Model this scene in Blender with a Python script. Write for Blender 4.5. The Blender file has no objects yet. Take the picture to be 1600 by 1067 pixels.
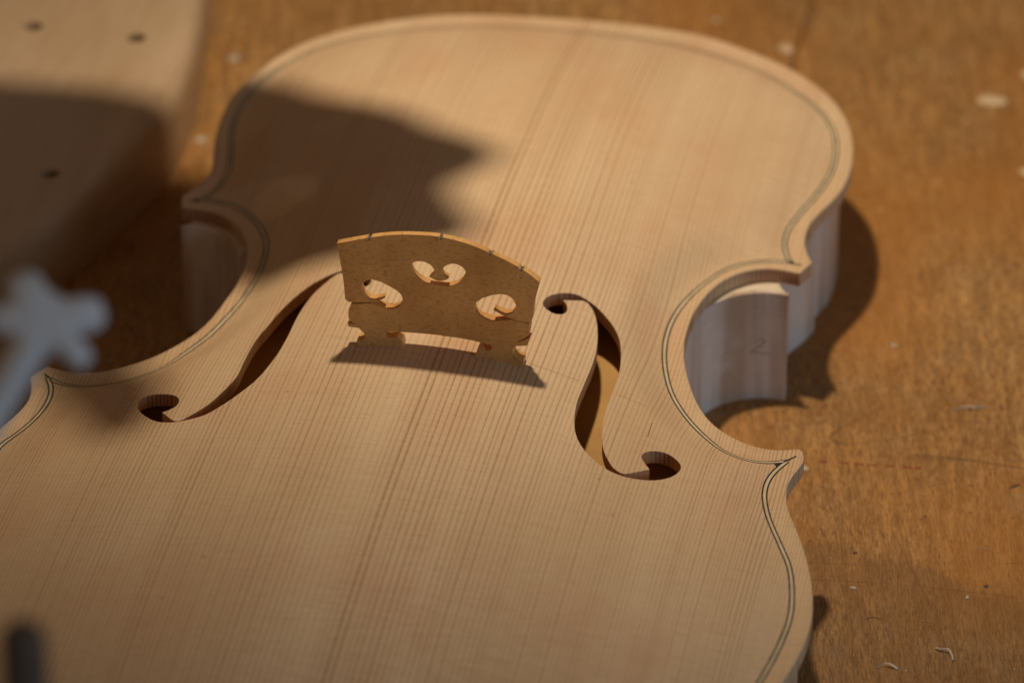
import bpy, bmesh, math, random
import numpy as np
from mathutils import Vector, Matrix
from mathutils.geometry import delaunay_2d_cdt
random.seed(4)
MM = 0.001
scene = bpy.context.scene
C = scene.collection

# ------------------------------------------------------------------ camera
CAM = Vector((214.877, -859.931, 687.095)); DIRV = Vector((-.159976, .838015, -.521670)); ROLL = math.radians(.2092)
FPX = 8014.05
cd = bpy.data.cameras.new('camera'); cam = bpy.data.objects.new('camera', cd); C.objects.link(cam)
rt = DIRV.cross(Vector((0, 0, 1))).normalized(); upv = rt.cross(DIRV)
r2 = math.cos(ROLL)*rt + math.sin(ROLL)*upv; u2 = -math.sin(ROLL)*rt + math.cos(ROLL)*upv
cam.matrix_world = Matrix(((r2.x, u2.x, -DIRV.x, CAM.x*MM), (r2.y, u2.y, -DIRV.y, CAM.y*MM), (r2.z, u2.z, -DIRV.z, CAM.z*MM), (0, 0, 0, 1)))
cd.sensor_width = 36; cd.lens = FPX/1600*36; cd.clip_start = .05; cd.clip_end = 50
cd.dof.use_dof = True; cd.dof.focus_distance = 1.205; cd.dof.aperture_fstop = 11; cd.dof.aperture_blades = 0
scene.camera = cam

# ------------------------------------------------------------------ world, lamp, window
w = bpy.data.worlds.new('World'); scene.world = w; w.use_nodes = True
bg = w.node_tree.nodes['Background']; bg.inputs[0].default_value = (1, .64, .40, 1); bg.inputs[1].default_value = .10
LAMP = Vector((-15, 268, 460))
ld = bpy.data.lights.new('bench_lamp', 'SPOT'); ld.energy = 6.1; ld.color = (1, .81, .58); ld.shadow_soft_size = .012
ld.spot_size = math.radians(98); ld.spot_blend = 1.0
lo = bpy.data.objects.new('bench_lamp', ld); C.objects.link(lo); lo.location = LAMP*MM
lo.rotation_euler = (Vector((55, 335, 35))-LAMP).to_track_quat('-Z', 'Y').to_euler()
wd = bpy.data.lights.new('window_light', 'AREA'); wd.energy = 8.5; wd.color = (.48, .74, 1.0); wd.shape = 'RECTANGLE'; wd.size = 1.0; wd.size_y = 1.1
wo = bpy.data.objects.new('window_light', wd); C.objects.link(wo); wo.location = (1.95, -.85, .55)
wo.rotation_euler = (Vector((.08, .2, .03))-Vector(wo.location)).to_track_quat('-Z', 'Y').to_euler()
scene.view_settings.view_transform = 'Standard'; scene.view_settings.look = 'None'; scene.view_settings.exposure = 0; scene.view_settings.gamma = 1

# ------------------------------------------------------------------ measured outlines (mm: x across, y along the violin)
UPPER = [(-81.4, 241.5), (-79.2, 246.0), (-77.4, 251.8), (-77.1, 256.9), (-79.1, 265.5), (-80.8, 277.0), (-81.5, 287.4), (-80.7, 299.0), (-78.5, 307.4), (-75.0, 318.0), (-70.1, 327.1), (-63.5, 334.8), (-56.3, 340.7), (-47.8, 345.8), (-38.1, 350.4), (-26.7, 353.4), (-17.3, 354.5), (-4.2, 355.6), (9.0, 356.0), (22.3, 355.2), (35.8, 353.0), (49.9, 346.5), (60.6, 339.8), (69.5, 331.4), (75.9, 322.6), (80.4, 312.9), (83.1, 302.9), (84.3, 294.5), (84.6, 286.0), (83.9, 277.4), (81.6, 269.2), (79.2, 262.8), (77.8, 256.2), (77.9, 250.0), (79.2, 244.4), (81.4, 239.4)]
CRIGHT = [(79.1, 233.5), (74.1, 234.8), (68.9, 234.1), (64.2, 230.9), (60.4, 225.7), (57.6, 217.6), (56.1, 208.5), (56.0, 198.3), (57.2, 188.5), (59.7, 179.4), (63.5, 169.0), (68.5, 160.3), (75.2, 154.5), (81.3, 151.7), (86.5, 151.7), (89.2, 153.1), (90.5, 153.3)]
LOWER = [(91.4, 152.5), (92.4, 150.4), (93.0, 147.7), (91.6, 144.4), (90.5, 141.6), (90.0, 137.7), (90.0, 134.3), (90.7, 130.5), (91.7, 126.7), (93.7, 122.0), (96.1, 115.7), (98.6, 108.4), (101.0, 99.6), (102.7, 90.8), (103.5, 81.9), (103.3, 75.2), (102.3, 67.2), (100.6, 58.6), (97.5, 48.0), (93.0, 38.0), (86.0, 27.0), (76.0, 17.0), (62.0, 9.0), (45.0, 3.5), (25.0, 0.6), (0.0, -0.3), (-26.5, 0.6), (-46.5, 3.5), (-63.5, 9.0), (-77.5, 17.0), (-87.5, 27.0), (-94.5, 38.0), (-99.0, 48.0), (-101.8, 58.0), (-104.0, 68.0), (-104.8, 78.0), (-104.4, 90.0), (-102.3, 101.0), (-99.5, 112.0), (-96.8, 125.9), (-95.3, 129.9), (-93.8, 135.5), (-93.4, 141.4), (-94.4, 145.4), (-96.1, 149.2)]
CLEFT = [(-93.2, 154.8), (-91.3, 153.9), (-87.3, 152.7), (-83.0, 153.3), (-78.2, 155.7), (-74.5, 158.5), (-69.7, 162.8), (-65.8, 168.6), (-62.1, 175.4), (-59.8, 182.5), (-58.5, 191.3), (-57.3, 200.8), (-57.3, 209.3), (-57.9, 214.7), (-59.4, 221.2), (-62.1, 226.8), (-65.5, 231.1), (-69.4, 234.3), (-73.0, 235.9), (-76.8, 236.4), (-80.2, 235.8)]
F_RIGHT = [(22.5, 187.1), (23.0, 190.6), (24.5, 193.1), (27.2, 195.3), (29.6, 196.0), (31.7, 195.4), (34.3, 194.0), (36.9, 191.6), (39.5, 188.5), (41.7, 184.4), (43.2, 179.2), (44.2, 173.5), (44.9, 166.3), (45.0, 159.7), (45.1, 152.0), (45.4, 143.6), (46.1, 136.9), (47.6, 129.8), (49.7, 125.1), (51.6, 122.4), (53.7, 121.4), (55.8, 123.0), (59.1, 126.5), (57.8, 128.3), (56.4, 131.0), (56.9, 133.5), (59.0, 135.5), (61.8, 135.9), (64.5, 134.0), (65.7, 131.7), (65.4, 128.5), (64.0, 125.4), (61.6, 122.8), (59.0, 121.3), (55.8, 120.4), (52.9, 120.4), (49.8, 121.4), (46.4, 124.0), (43.5, 127.1), (40.9, 131.9), (39.3, 137.8), (38.3, 146.3), (38.3, 155.8), (38.4, 166.6), (38.1, 173.9), (37.2, 180.8), (35.6, 187.9), (33.8, 192.2), (31.7, 194.3), (29.1, 192.9), (26.8, 191.6), (28.1, 189.6), (28.5, 187.3), (28.0, 185.4), (26.2, 184.2), (24.0, 185.0)]
F_LEFT = [(-64.5, 131.7), (-64.6, 135.2), (-62.4, 137.0), (-59.2, 136.8), (-56.1, 135.3), (-54.6, 132.9), (-54.5, 130.1), (-55.9, 128.1), (-57.3, 127.1), (-52.3, 122.2), (-49.4, 125.2), (-46.7, 129.5), (-44.6, 135.7), (-43.1, 142.5), (-43.2, 151.6), (-43.1, 162.4), (-41.9, 170.5), (-40.5, 178.4), (-38.3, 185.1), (-35.6, 190.2), (-34.6, 191.3), (-32.0, 193.7), (-29.4, 195.1), (-27.3, 195.7), (-24.9, 195.0), (-22.2, 192.8), (-20.7, 190.3), (-20.2, 186.8), (-21.7, 184.7), (-23.9, 183.9), (-25.7, 185.1), (-26.2, 187.0), (-25.8, 189.3), (-24.5, 191.3), (-26.8, 192.6), (-29.4, 194.0), (-32.5, 188.6), (-34.1, 183.6), (-34.9, 177.4), (-35.2, 171.8), (-35.1, 162.5), (-35.4, 154.7), (-36.3, 147.0), (-37.8, 140.2), (-40.1, 134.6), (-43.0, 129.1), (-46.5, 124.4), (-51.3, 122.2), (-53.7, 121.8), (-57.1, 122.5), (-60.4, 125.1), (-63.2, 128.7)]
PU = [(-77.72, 240.05), (-75.37, 242.1), (-73.14, 248.84), (-72.79, 255.74), (-74.11, 264.7), (-76.88, 276.13), (-77.82, 290.06), (-76.12, 302.6), (-73.42, 311.15), (-68.61, 320.69), (-62.66, 328.65), (-54.88, 334.2), (-45.28, 339.3), (-32.75, 342.38), (-21.72, 346.36), (-16.03, 347.97), (4.05, 346.5), (17.46, 344.87), (30.9, 342.72), (44.57, 338.75), (55.1, 333.78), (64.55, 326.18), (72.07, 318.37), (77.36, 307.8), (79.52, 296.37), (79.77, 286.07), (78.1, 275.45), (75.3, 264.96), (73.04, 254.52), (73.13, 248.32), (74.06, 243.01), (76.09, 239.14)]
PCR = [(76.76, 239.02), (72.78, 239.09), (66.98, 237.26), (61.53, 233.25), (57.38, 226.29), (54.17, 218.25), (52.11, 209.78), (51.38, 200.68), (52.0, 190.8), (53.92, 181.15), (56.86, 171.89), (61.61, 162.83), (68.12, 153.96), (74.91, 147.12), (80.87, 145.5), (85.14, 146.49), (87.69, 147.73)]
PLR = [(88.35, 147.9), (86.46, 143.73), (85.26, 139.15), (85.13, 133.72), (86.12, 128.23), (88.22, 121.34), (90.6, 115.64), (92.68, 110.59), (95.23, 104.26), (97.34, 94.35), (98.41, 84.33), (97.88, 74.17), (96.85, 66.16), (95.67, 59.12)]
PCL = [(-75.84, 241.03), (-70.92, 240.43), (-66.32, 238.47), (-61.83, 234.66), (-57.76, 229.16), (-54.81, 222.55), (-53.55, 216.05), (-53.12, 208.42), (-53.47, 201.6), (-54.46, 192.83), (-56.3, 184.04), (-58.04, 176.95), (-60.5, 170.69), (-62.93, 165.06), (-65.55, 158.44), (-69.67, 153.46), (-74.34, 149.47), (-79.76, 147.7), (-84.03, 147.01), (-88.3, 148.07), (-91.32, 149.78)]
PLL = [(-91.9, 150.14), (-90.07, 146.95), (-88.89, 142.06), (-88.93, 137.04), (-89.72, 131.88), (-91.51, 125.88), (-93.46, 121.62), (-94.8, 118.63)]
STINGS = [[(75.42, 239.3), (79.08, 237.36)], [(87.69, 147.73), (89.17, 149.0), (90.31, 149.99)], [(-76.53, 240.66), (-78.85, 239.24)], [(-91.4, 150.05), (-92.95, 151.14)]]
B_TOP = [(-21.14, 76.66), (-17.89, 77.72), (-13.83, 79.01), (-9.79, 80.1), (-6.16, 80.79), (-2.53, 81.16), (3.1, 81.34), (9.51, 80.38), (15.12, 78.52), (20.74, 76.1), (24.35, 74.1), (27.45, 71.71)]
B_RS = [(27.01, 69.74), (26.13, 65.94), (25.9, 63.03), (25.73, 61.15), (25.26, 60.48), (24.18, 60.27), (22.74, 60.38), (20.94, 60.88), (19.14, 61.41), (17.7, 62.15), (16.43, 62.74), (16.61, 62.85), (18.06, 62.11), (19.5, 61.78), (20.76, 62.26), (21.65, 63.35), (21.83, 64.82), (21.1, 66.38), (19.84, 67.26), (18.41, 67.42), (16.25, 66.92), (13.73, 65.72), (12.36, 64.41), (11.75, 63.1), (11.86, 61.79), (13.01, 60.6), (14.45, 60.03), (15.9, 59.7), (18.42, 60.08), (20.94, 60.63), (22.74, 60.18), (24.18, 60.06), (24.98, 59.95), (25.2, 58.81), (24.92, 56.71), (22.04, 54.46), (25.21, 56.08), (24.57, 53.93), (22.05, 53.54), (20.97, 52.5), (21.26, 51.08), (22.42, 50.09), (23.69, 49.82), (23.59, 48.35), (11.92, 49.25), (11.99, 50.26), (12.57, 51.5), (13.44, 52.23), (14.28, 51.49), (15.54, 51.56), (16.27, 52.36), (15.72, 53.12), (14.46, 53.31), (12.65, 53.59), (11.2, 53.83), (7.58, 54.15), (3.95, 54.22)]
B_LS = [(5.5, 54.33), (0.48, 54.33), (-5.32, 54.17), (-9.3, 53.8), (-10.22, 52.82), (-9.62, 52.01), (-8.09, 52.2), (-6.86, 52.52), (-5.8, 51.77), (-5.36, 49.71), (-10.26, 49.24), (-15.93, 48.88), (-16.85, 49.58), (-16.68, 50.37), (-15.3, 50.64), (-14.46, 51.68), (-14.97, 52.78), (-16.18, 54.04), (-18.62, 54.1), (-18.86, 55.02), (-16.62, 54.86), (-18.39, 55.84), (-18.67, 57.07), (-18.56, 58.82), (-17.77, 60.45), (-16.24, 60.63), (-12.88, 61.3), (-9.54, 60.16), (-7.71, 60.27), (-6.18, 61.15), (-5.34, 62.81), (-5.69, 64.33), (-6.75, 65.42), (-8.56, 66.42), (-10.68, 67.38), (-12.81, 67.8), (-14.18, 67.32), (-15.2, 66.17), (-15.4, 64.76), (-14.75, 63.17), (-13.63, 62.19), (-12.26, 62.14), (-10.73, 62.59), (-9.75, 63.06), (-10.73, 62.39), (-12.26, 61.72), (-13.79, 61.4), (-16.24, 61.05), (-18.38, 60.94), (-19.35, 61.52), (-19.67, 66.69), (-20.36, 71.79)]
B_HEART = [(1.03, 70.03), (2.33, 71.56), (1.45, 73.29), (-0.56, 74.11), (-2.58, 73.75), (-3.4, 72.5), (-2.77, 70.65), (-1.0, 69.01), (0.61, 68.28), (5.66, 68.08), (7.88, 68.98), (9.29, 70.85), (9.74, 72.64), (8.7, 73.9), (6.69, 74.35), (4.87, 73.46), (3.94, 71.97), (4.46, 70.66), (5.67, 70.2), (3.44, 69.25)]
# ---- arching of the front: a membrane over the outline, levelled across and along (all in mm)
def catmull(P, step=1.2, closed=False):
    P = np.array(P, float); n = len(P)
    out = []
    rng = range(n if closed else n - 1)
    for i in rng:
        if closed: p0, p1, p2, p3 = P[(i-1) % n], P[i], P[(i+1) % n], P[(i+2) % n]
        else:
            p1, p2 = P[i], P[i+1]
            p0 = P[i-1] if i > 0 else 2*p1 - p2
            p3 = P[i+2] if i + 2 < n else 2*p2 - p1
        L = np.linalg.norm(p2 - p1); k = max(1, int(round(L/step)))
        d1 = max(L, 1e-6)**.5; d0 = max(np.linalg.norm(p1-p0), 1e-6)**.5; d2 = max(np.linalg.norm(p3-p2), 1e-6)**.5
        m1 = (p1-p0)/d0 - (p2-p0)/(d0+d1) + (p2-p1)/d1
        m2 = (p2-p1)/d1 - (p3-p1)/(d1+d2) + (p3-p2)/d2
        m1 = m1*d1; m2 = m2*d1
        for j in range(k):
            t = j/k; h = t*t*(3-2*t)
            out.append((2*t**3-3*t*t+1)*p1 + (t**3-2*t*t+t)*m1 + h*p2 + (t**3-t*t)*m2)
    if not closed: out.append(P[-1])
    return np.array(out)
def smooth(P, it=3):
    P = np.array(P, float)
    for _ in range(it):
        Q = P.copy(); Q[1:-1] = .25*P[:-2] + .5*P[1:-1] + .25*P[2:]; P = Q
    return P
def inside(pts, poly):
    x, y = pts[:, 0], pts[:, 1]; c = np.zeros(len(pts), bool)
    x1, y1 = poly[:, 0], poly[:, 1]; x2, y2 = np.roll(x1, -1), np.roll(y1, -1)
    for a, b, e, g in zip(x1, y1, x2, y2):
        if b == g: continue
        m = ((b > y) != (g > y)) & (x < (e-a)*(y-b)/(g-b) + a); c ^= m
    return c
def pdist(pts, poly):
    A = poly; B = np.roll(poly, -1, 0); D = B - A; L = (D**2).sum(1) + 1e-9
    out = np.empty(len(pts))
    for i in range(0, len(pts), 2000):
        q = pts[i:i+2000, None, :]
        t = np.clip(((q - A)*D).sum(2)/L, 0, 1)[..., None]
        out[i:i+2000] = np.sqrt(((q - A - t*D)**2).sum(2)).min(1)
    return out
def sstep(x, a, b):
    t = np.clip((x-a)/(b-a), 0, 1); return t*t*(3-2*t)
ZE, HB = 35.0, 15.4
class Arch:
    def __init__(s, poly):
        s.poly = poly; g = 2.0
        s.x0, s.y0, s.g = poly[:, 0].min()-6, poly[:, 1].min()-6, g
        nx = int((np.ptp(poly[:, 0])+12)/g)+1; ny = int((np.ptp(poly[:, 1])+12)/g)+1
        X, Y = np.meshgrid(s.x0+np.arange(nx)*g, s.y0+np.arange(ny)*g)
        P = np.stack([X.ravel(), Y.ravel()], 1)
        m = inside(P, poly).reshape(ny, nx); phi = np.zeros((ny, nx))
        for _ in range(4000):
            q = .25*(phi[:-2, 1:-1]+phi[2:, 1:-1]+phi[1:-1, :-2]+phi[1:-1, 2:]) + 1.
            phi[1:-1, 1:-1] = q; phi *= m
        w = np.minimum(phi/phi.max(), 1)
        cen = phi.max(1, keepdims=True); cen = np.maximum(cen, 1e-6)
        ks = np.exp(-.5*(np.arange(-30, 31)*g/22.)**2); ks /= ks.sum()
        cs = np.convolve(np.pad(cen[:, 0], 30, mode='edge'), ks, mode='valid')[:, None]; cen = np.maximum(cen, cs)
        c = phi/cen                                  # cross profile 0..1
        ys = s.y0+np.arange(ny)*g; ym = (poly[:, 1].max()+poly[:, 1].min())/2; hl = np.ptp(poly[:, 1])/2
        t = np.abs(ys-ym)/hl
        H = HB*np.clip(1-t**3.0, 0, 1)
        Cc = np.clip(c, 0, 1)**1.3
        z = H[:, None]*Cc
        for _ in range(70):
            z[1:-1, 1:-1] = .2*(z[1:-1, 1:-1]+z[:-2, 1:-1]+z[2:, 1:-1]+z[1:-1, :-2]+z[1:-1, 2:])
        s.z = z
    def __call__(s, P):
        P = np.atleast_2d(np.asarray(P, float))[:, :2]
        u = (P[:, 0]-s.x0)/s.g; v = (P[:, 1]-s.y0)/s.g
        i = np.clip(u.astype(int), 0, s.z.shape[1]-2); j = np.clip(v.astype(int), 0, s.z.shape[0]-2)
        a, b = u-i, v-j
        zz = (s.z[j, i]*(1-a)+s.z[j, i+1]*a)*(1-b)+(s.z[j+1, i]*(1-a)+s.z[j+1, i+1]*a)*b
        d = pdist(P, s.poly)*inside(P, s.poly)
        chan = -.55*sstep(d, 1.2, 4.0)*(1-sstep(d, 4.6, 10))
        return ZE + chan + (zz)*sstep(d, 1.5, 16.)

# ------------------------------------------------------------------ helpers
def tag(o, label=None, cat=None, group=None, kind=None):
    if label: o['label'] = label
    if cat: o['category'] = cat
    if group: o['group'] = group
    if kind: o['kind'] = kind
    return o
def empty(name, loc=(0, 0, 0)):
    o = bpy.data.objects.new(name, None); C.objects.link(o); o.location = Vector(loc)*MM; o.empty_display_size = .01; return o
def link(name, me, mats, parent=None):
    o = bpy.data.objects.new(name, me); C.objects.link(o)
    for m in (mats if isinstance(mats, (list, tuple)) else [mats]): me.materials.append(m)
    if parent:
        o.parent = parent; bpy.context.view_layer.update() if False else None
        o.location = -Vector(parent_abs(parent))
    return o
def parent_abs(p):
    v = Vector(p.location)
    while p.parent: p = p.parent; v = v + Vector(p.location)
    return v
def meshdata(name, V, F, smooth=True, sharp=35, idx=None):
    me = bpy.data.meshes.new(name)
    me.from_pydata([tuple(float(c)*MM for c in v) for v in V], [], F)
    if idx is not None: me.polygons.foreach_set('material_index', idx)
    if smooth:
        me.shade_smooth(); me.set_sharp_from_angle(angle=math.radians(sharp))
    me.update(); me.validate(); return me
def cdt(loops, extra, holes=()):
    """triangulate the region inside loops[0] minus the others"""
    V = []; E = []
    for L in loops:
        b = len(V); V += [tuple(map(float, p)) for p in L]; n = len(L)
        E += [(b+i, b+(i+1) % n) for i in range(n)]
    V += [tuple(map(float, p)) for p in extra]
    vo, eo, fo, *_ = delaunay_2d_cdt([Vector(v) for v in V], E, [], 0, 1e-5)
    P = np.array([tuple(v) for v in vo]); F = np.array([list(f) for f in fo])
    cen = P[F].mean(1); k = inside(cen, np.array(loops[0], float))
    for L in loops[1:]: k &= ~inside(cen, np.array(L, float))
    F = F[k]; a = P[F]; ar = (a[:, 1, 0]-a[:, 0, 0])*(a[:, 2, 1]-a[:, 0, 1])-(a[:, 1, 1]-a[:, 0, 1])*(a[:, 2, 0]-a[:, 0, 0])
    F[ar < 0] = F[ar < 0][:, ::-1]; F = F[np.abs(ar) > 1e-7]
    return P, F
def near_ids(P, L):
    out = []
    for q in L:
        d = ((P-np.array(q, float))**2).sum(1); i = int(d.argmin()); out.append(i if d[i] < 1e-4 else None)
    return out
def boundary(F):
    e = {}
    for f in F:
        for a, b in ((f[0], f[1]), (f[1], f[2]), (f[2], f[0])): e[(a, b)] = 1
    return [k for k in e if (k[1], k[0]) not in e]
def offset_loop(L, d):
    """move a closed loop to its left by d"""
    L = np.array(L, float); t = np.roll(L, -1, 0)-np.roll(L, 1, 0); t /= np.linalg.norm(t, axis=1)[:, None]+1e-9
    return L+d*np.stack([-t[:, 1], t[:, 0]], 1)
def ccw(L):
    L = np.array(L, float); x, y = L.T
    return L if (x*np.roll(y, -1)-y*np.roll(x, -1)).sum() > 0 else L[::-1]
def grid_pts(loop, step, margin, avoid=None, am=0):
    lo, hi = loop.min(0), loop.max(0); P = []
    j = 0; y = lo[1]
    while y < hi[1]:
        x = lo[0] + (step/2 if j % 2 else 0)
        while x < hi[0]: P.append((x, y)); x += step
        y += step*.866; j += 1
    P = np.array(P); P = P[inside(P, loop)]; P = P[pdist(P, loop) > margin]
    return P

# ------------------------------------------------------------------ materials
class NT:
    def __init__(s, name):
        s.m = bpy.data.materials.new(name); s.m.use_nodes = True; s.n = s.m.node_tree.nodes; s.l = s.m.node_tree.links
        s.b = s.n['Principled BSDF']; s.tc = s.n.new('ShaderNodeTexCoord')
    def node(s, t, **k):
        o = s.n.new(t)
        for a, v in k.items(): setattr(o, a, v)
        return o
    def set(s, sock, v):
        if isinstance(v, bpy.types.NodeSocket): s.l.new(v, sock)
        else: sock.default_value = v
    def math(s, op, a, b=0, c=None):
        o = s.node('ShaderNodeMath', operation=op); s.set(o.inputs[0], a); s.set(o.inputs[1], b)
        if c is not None: s.set(o.inputs[2], c)
        return o.outputs[0]
    def vec(s, scale, src=None, loc=(0, 0, 0), rot=(0, 0, 0)):
        o = s.node('ShaderNodeMapping'); s.l.new(src or s.tc.outputs['Object'], o.inputs[0])
        o.inputs[1].default_value = loc; o.inputs[2].default_value = rot; o.inputs[3].default_value = scale; return o.outputs[0]
    def rvec(s, rz, scale, loc=(0, 0, 0)):
        return s.vec(scale, s.vec((1, 1, 1), rot=(0, 0, rz)), loc)
    def noise(s, v, scale=1, detail=2, rough=.5, dim='3D', dist=0):
        o = s.node('ShaderNodeTexNoise', noise_dimensions=dim)
        if dim == '1D': s.set(o.inputs['W'], v)
        else: s.l.new(v, o.inputs['Vector'])
        o.inputs['Scale'].default_value = scale; o.inputs['Detail'].default_value = detail; o.inputs['Roughness'].default_value = rough
        o.inputs['Distortion'].default_value = dist; return o.outputs[0]
    def ramp(s, v, a, b, lo=0., hi=1.):
        o = s.node('ShaderNodeMapRange', interpolation_type='SMOOTHSTEP'); s.set(o.inputs[0], v)
        for i, q in enumerate((a, b, lo, hi)): o.inputs[i+1].default_value = q
        return o.outputs[0]
    def mix(s, f, a, b, mode='MIX'):
        o = s.node('ShaderNodeMix', data_type='RGBA', blend_type=mode); s.set(o.inputs[0], f)
        for sk, v in ((o.inputs[6], a), (o.inputs[7], b)): s.set(sk, v if isinstance(v, bpy.types.NodeSocket) else (*v, 1))
        return o.outputs[2]
    def bump(s, h, strength, dist):
        o = s.node('ShaderNodeBump'); s.l.new(h, o.inputs['Height']); o.inputs['Strength'].default_value = strength; o.inputs['Distance'].default_value = dist
        s.l.new(o.outputs[0], s.b.inputs['Normal'])
    def done(s, col, rough=.6, spec=.3):
        s.set(s.b.inputs['Base Color'], col if isinstance(col, bpy.types.NodeSocket) else (*col, 1)); s.set(s.b.inputs['Roughness'], rough)
        s.b.inputs['Specular IOR Level'].default_value = spec; return s.m

def mat_spruce(cut=False):
    t = NT('spruce_cut' if cut else 'spruce'); mm = t.vec((1000, 1000, 1000)); sx = t.node('ShaderNodeSeparateXYZ'); t.l.new(mm, sx.inputs[0]); X, Y, Z = sx.outputs
    wob = t.noise(t.vec((16, 8, 0)), 1, 2)                                    # slow wander of the grain
    x = t.math('ADD', X, t.math('MULTIPLY', t.math('SUBTRACT', wob, .5), 1.1))
    ax = t.math('ABSOLUTE', t.math('SUBTRACT', x, -1.))
    # ring phase: wide rings by the joint, close ones towards the flanks, uneven throughout
    ph = t.math('ADD', t.math('ADD', t.math('MULTIPLY', x, .60), t.math('MULTIPLY', t.math('MULTIPLY', ax, x), .0030)), t.math('MULTIPLY', t.noise(t.math('MULTIPLY', x, .16), 1, 2, .5, '1D'), 1.5))
    fr = t.math('FRACT', ph); cell = t.math('FLOOR', ph)
    wn = t.node('ShaderNodeTexWhiteNoise', noise_dimensions='1D'); t.l.new(cell, wn.inputs['W']); rnd = wn.outputs[0]
    line = t.math('MULTIPLY', t.ramp(fr, .50, .92), t.ramp(fr, 1.0, .93))
    # fine side lines within broad rings
    band = t.noise(t.math('MULTIPLY', x, .055), 1, 2, .5, '1D')
    lstr = t.math('MULTIPLY', line, t.math('ADD', .32, t.math('MULTIPLY', rnd, .50)))
    lstr = t.math('MULTIPLY', lstr, t.ramp(band, .32, .62, .6, 1.0))
    # dashes along the ring where the scraper crossed it
    tick = t.noise(t.vec((260, 1250, 200)), 1, 3, .6)
    lstr = t.math('MULTIPLY', lstr, t.ramp(tick, .30, .62, .62, 1.08))
    col = t.mix(t.ramp(t.noise(t.vec((28, 9, 20)), 1, 3, .55), .3, .72), (.67, .485, .295), (.76, .58, .38))
    col = t.mix(t.ramp(band, .35, .7, 0., .28), col, (.60, .40, .24))
    col = t.mix(t.ramp(t.noise(t.vec((42, 26, 20), loc=(3, 1, 2)), 1, 3), .46, .74, 0, .5), col, (.66, .40, .24))
    col = t.mix(lstr, col, (.31, .165, .06))
    ray = t.noise(t.vec((170, 2100, 300)), 1, 2, .6)
    col = t.mix(t.ramp(ray, .42, .75, 0, .26), col, (.42, .24, .12))
    # small brown pin knots
    vo = t.node('ShaderNodeTexVoronoi', feature='F1'); t.l.new(t.vec((95, 60, 95)), vo.inputs['Vector']); vo.inputs['Scale'].default_value = 1; vo.inputs['Randomness'].default_value = 1
    col = t.mix(t.math('MULTIPLY', t.ramp(vo.outputs['Distance'], .05, .02), .45), col, (.25, .11, .04))
    # end grain on the cut edges reads darker and redder (pores soak the light)
    g = t.node('ShaderNodeNewGeometry'); sn = t.node('ShaderNodeSeparateXYZ'); t.l.new(g.outputs['True Normal'], sn.inputs[0])
    endg = t.ramp(t.math('ABSOLUTE', sn.outputs[1]), .55, .95)
    endg = t.math('MULTIPLY', endg, t.ramp(t.math('ABSOLUTE', sn.outputs[2]), .35, .1))
    endc = t.mix(t.math('MULTIPLY', line, .95), (.48, .27, .17), (.11, .035, .018))
    col = t.mix(endg, col, endc)
    # knife-cut walls of the soundholes: orange tint paints in light glowing through the wood
    if cut: col = t.mix(t.math('SUBTRACT', .7, t.math('MULTIPLY', endg, .5)), col, (.66, .30, .10))
    h = t.math('ADD', t.math('MULTIPLY', line, -.6), t.math('MULTIPLY', ray, .5))
    t.bump(h, .22, .00012)
    return t.done(col, t.ramp(ray, .3, .7, .48, .62), .32)
def mat_maple(name, a, b, c, freq=1., rough=.5):
    t = NT(name)
    fl = t.noise(t.vec((95*freq, 95*freq, 7)), 1, 3, .55, dist=.4); col = t.mix(t.ramp(fl, .40, .62), a, b)
    bl = t.noise(t.vec((48, 48, 40), loc=(4, 2, 7)), 1, 3, .6); col = t.mix(t.ramp(bl, .5, .72, 0, .6), col, c)
    fine = t.noise(t.vec((300, 300, 2200)), 1, 2); col = t.mix(t.ramp(fine, .45, .75, 0, .12), col, (.2, .12, .07))
    t.bump(fine, .15, .0001); return t.done(col, rough, .3)
def mat_bridge():
    t = NT('bridge_maple')
    fl = t.noise(t.vec((850, 300, 1900)), 1, 3, .6, dist=.3); base = t.mix(t.ramp(t.noise(t.vec((120, 120, 90)), 1, 3), .3, .7), (.66, .35, .115), (.80, .46, .165))
    col = t.mix(t.ramp(fl, .50, .66, 0, .45), base, (.34, .18, .065))
    sp = t.noise(t.vec((900, 900, 900)), 1, 2); col = t.mix(t.ramp(sp, .62, .75, 0, .35), col, (.18, .09, .04))
    t.bump(fl, .1, .0001); return t.done(col, .48, .35)
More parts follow.
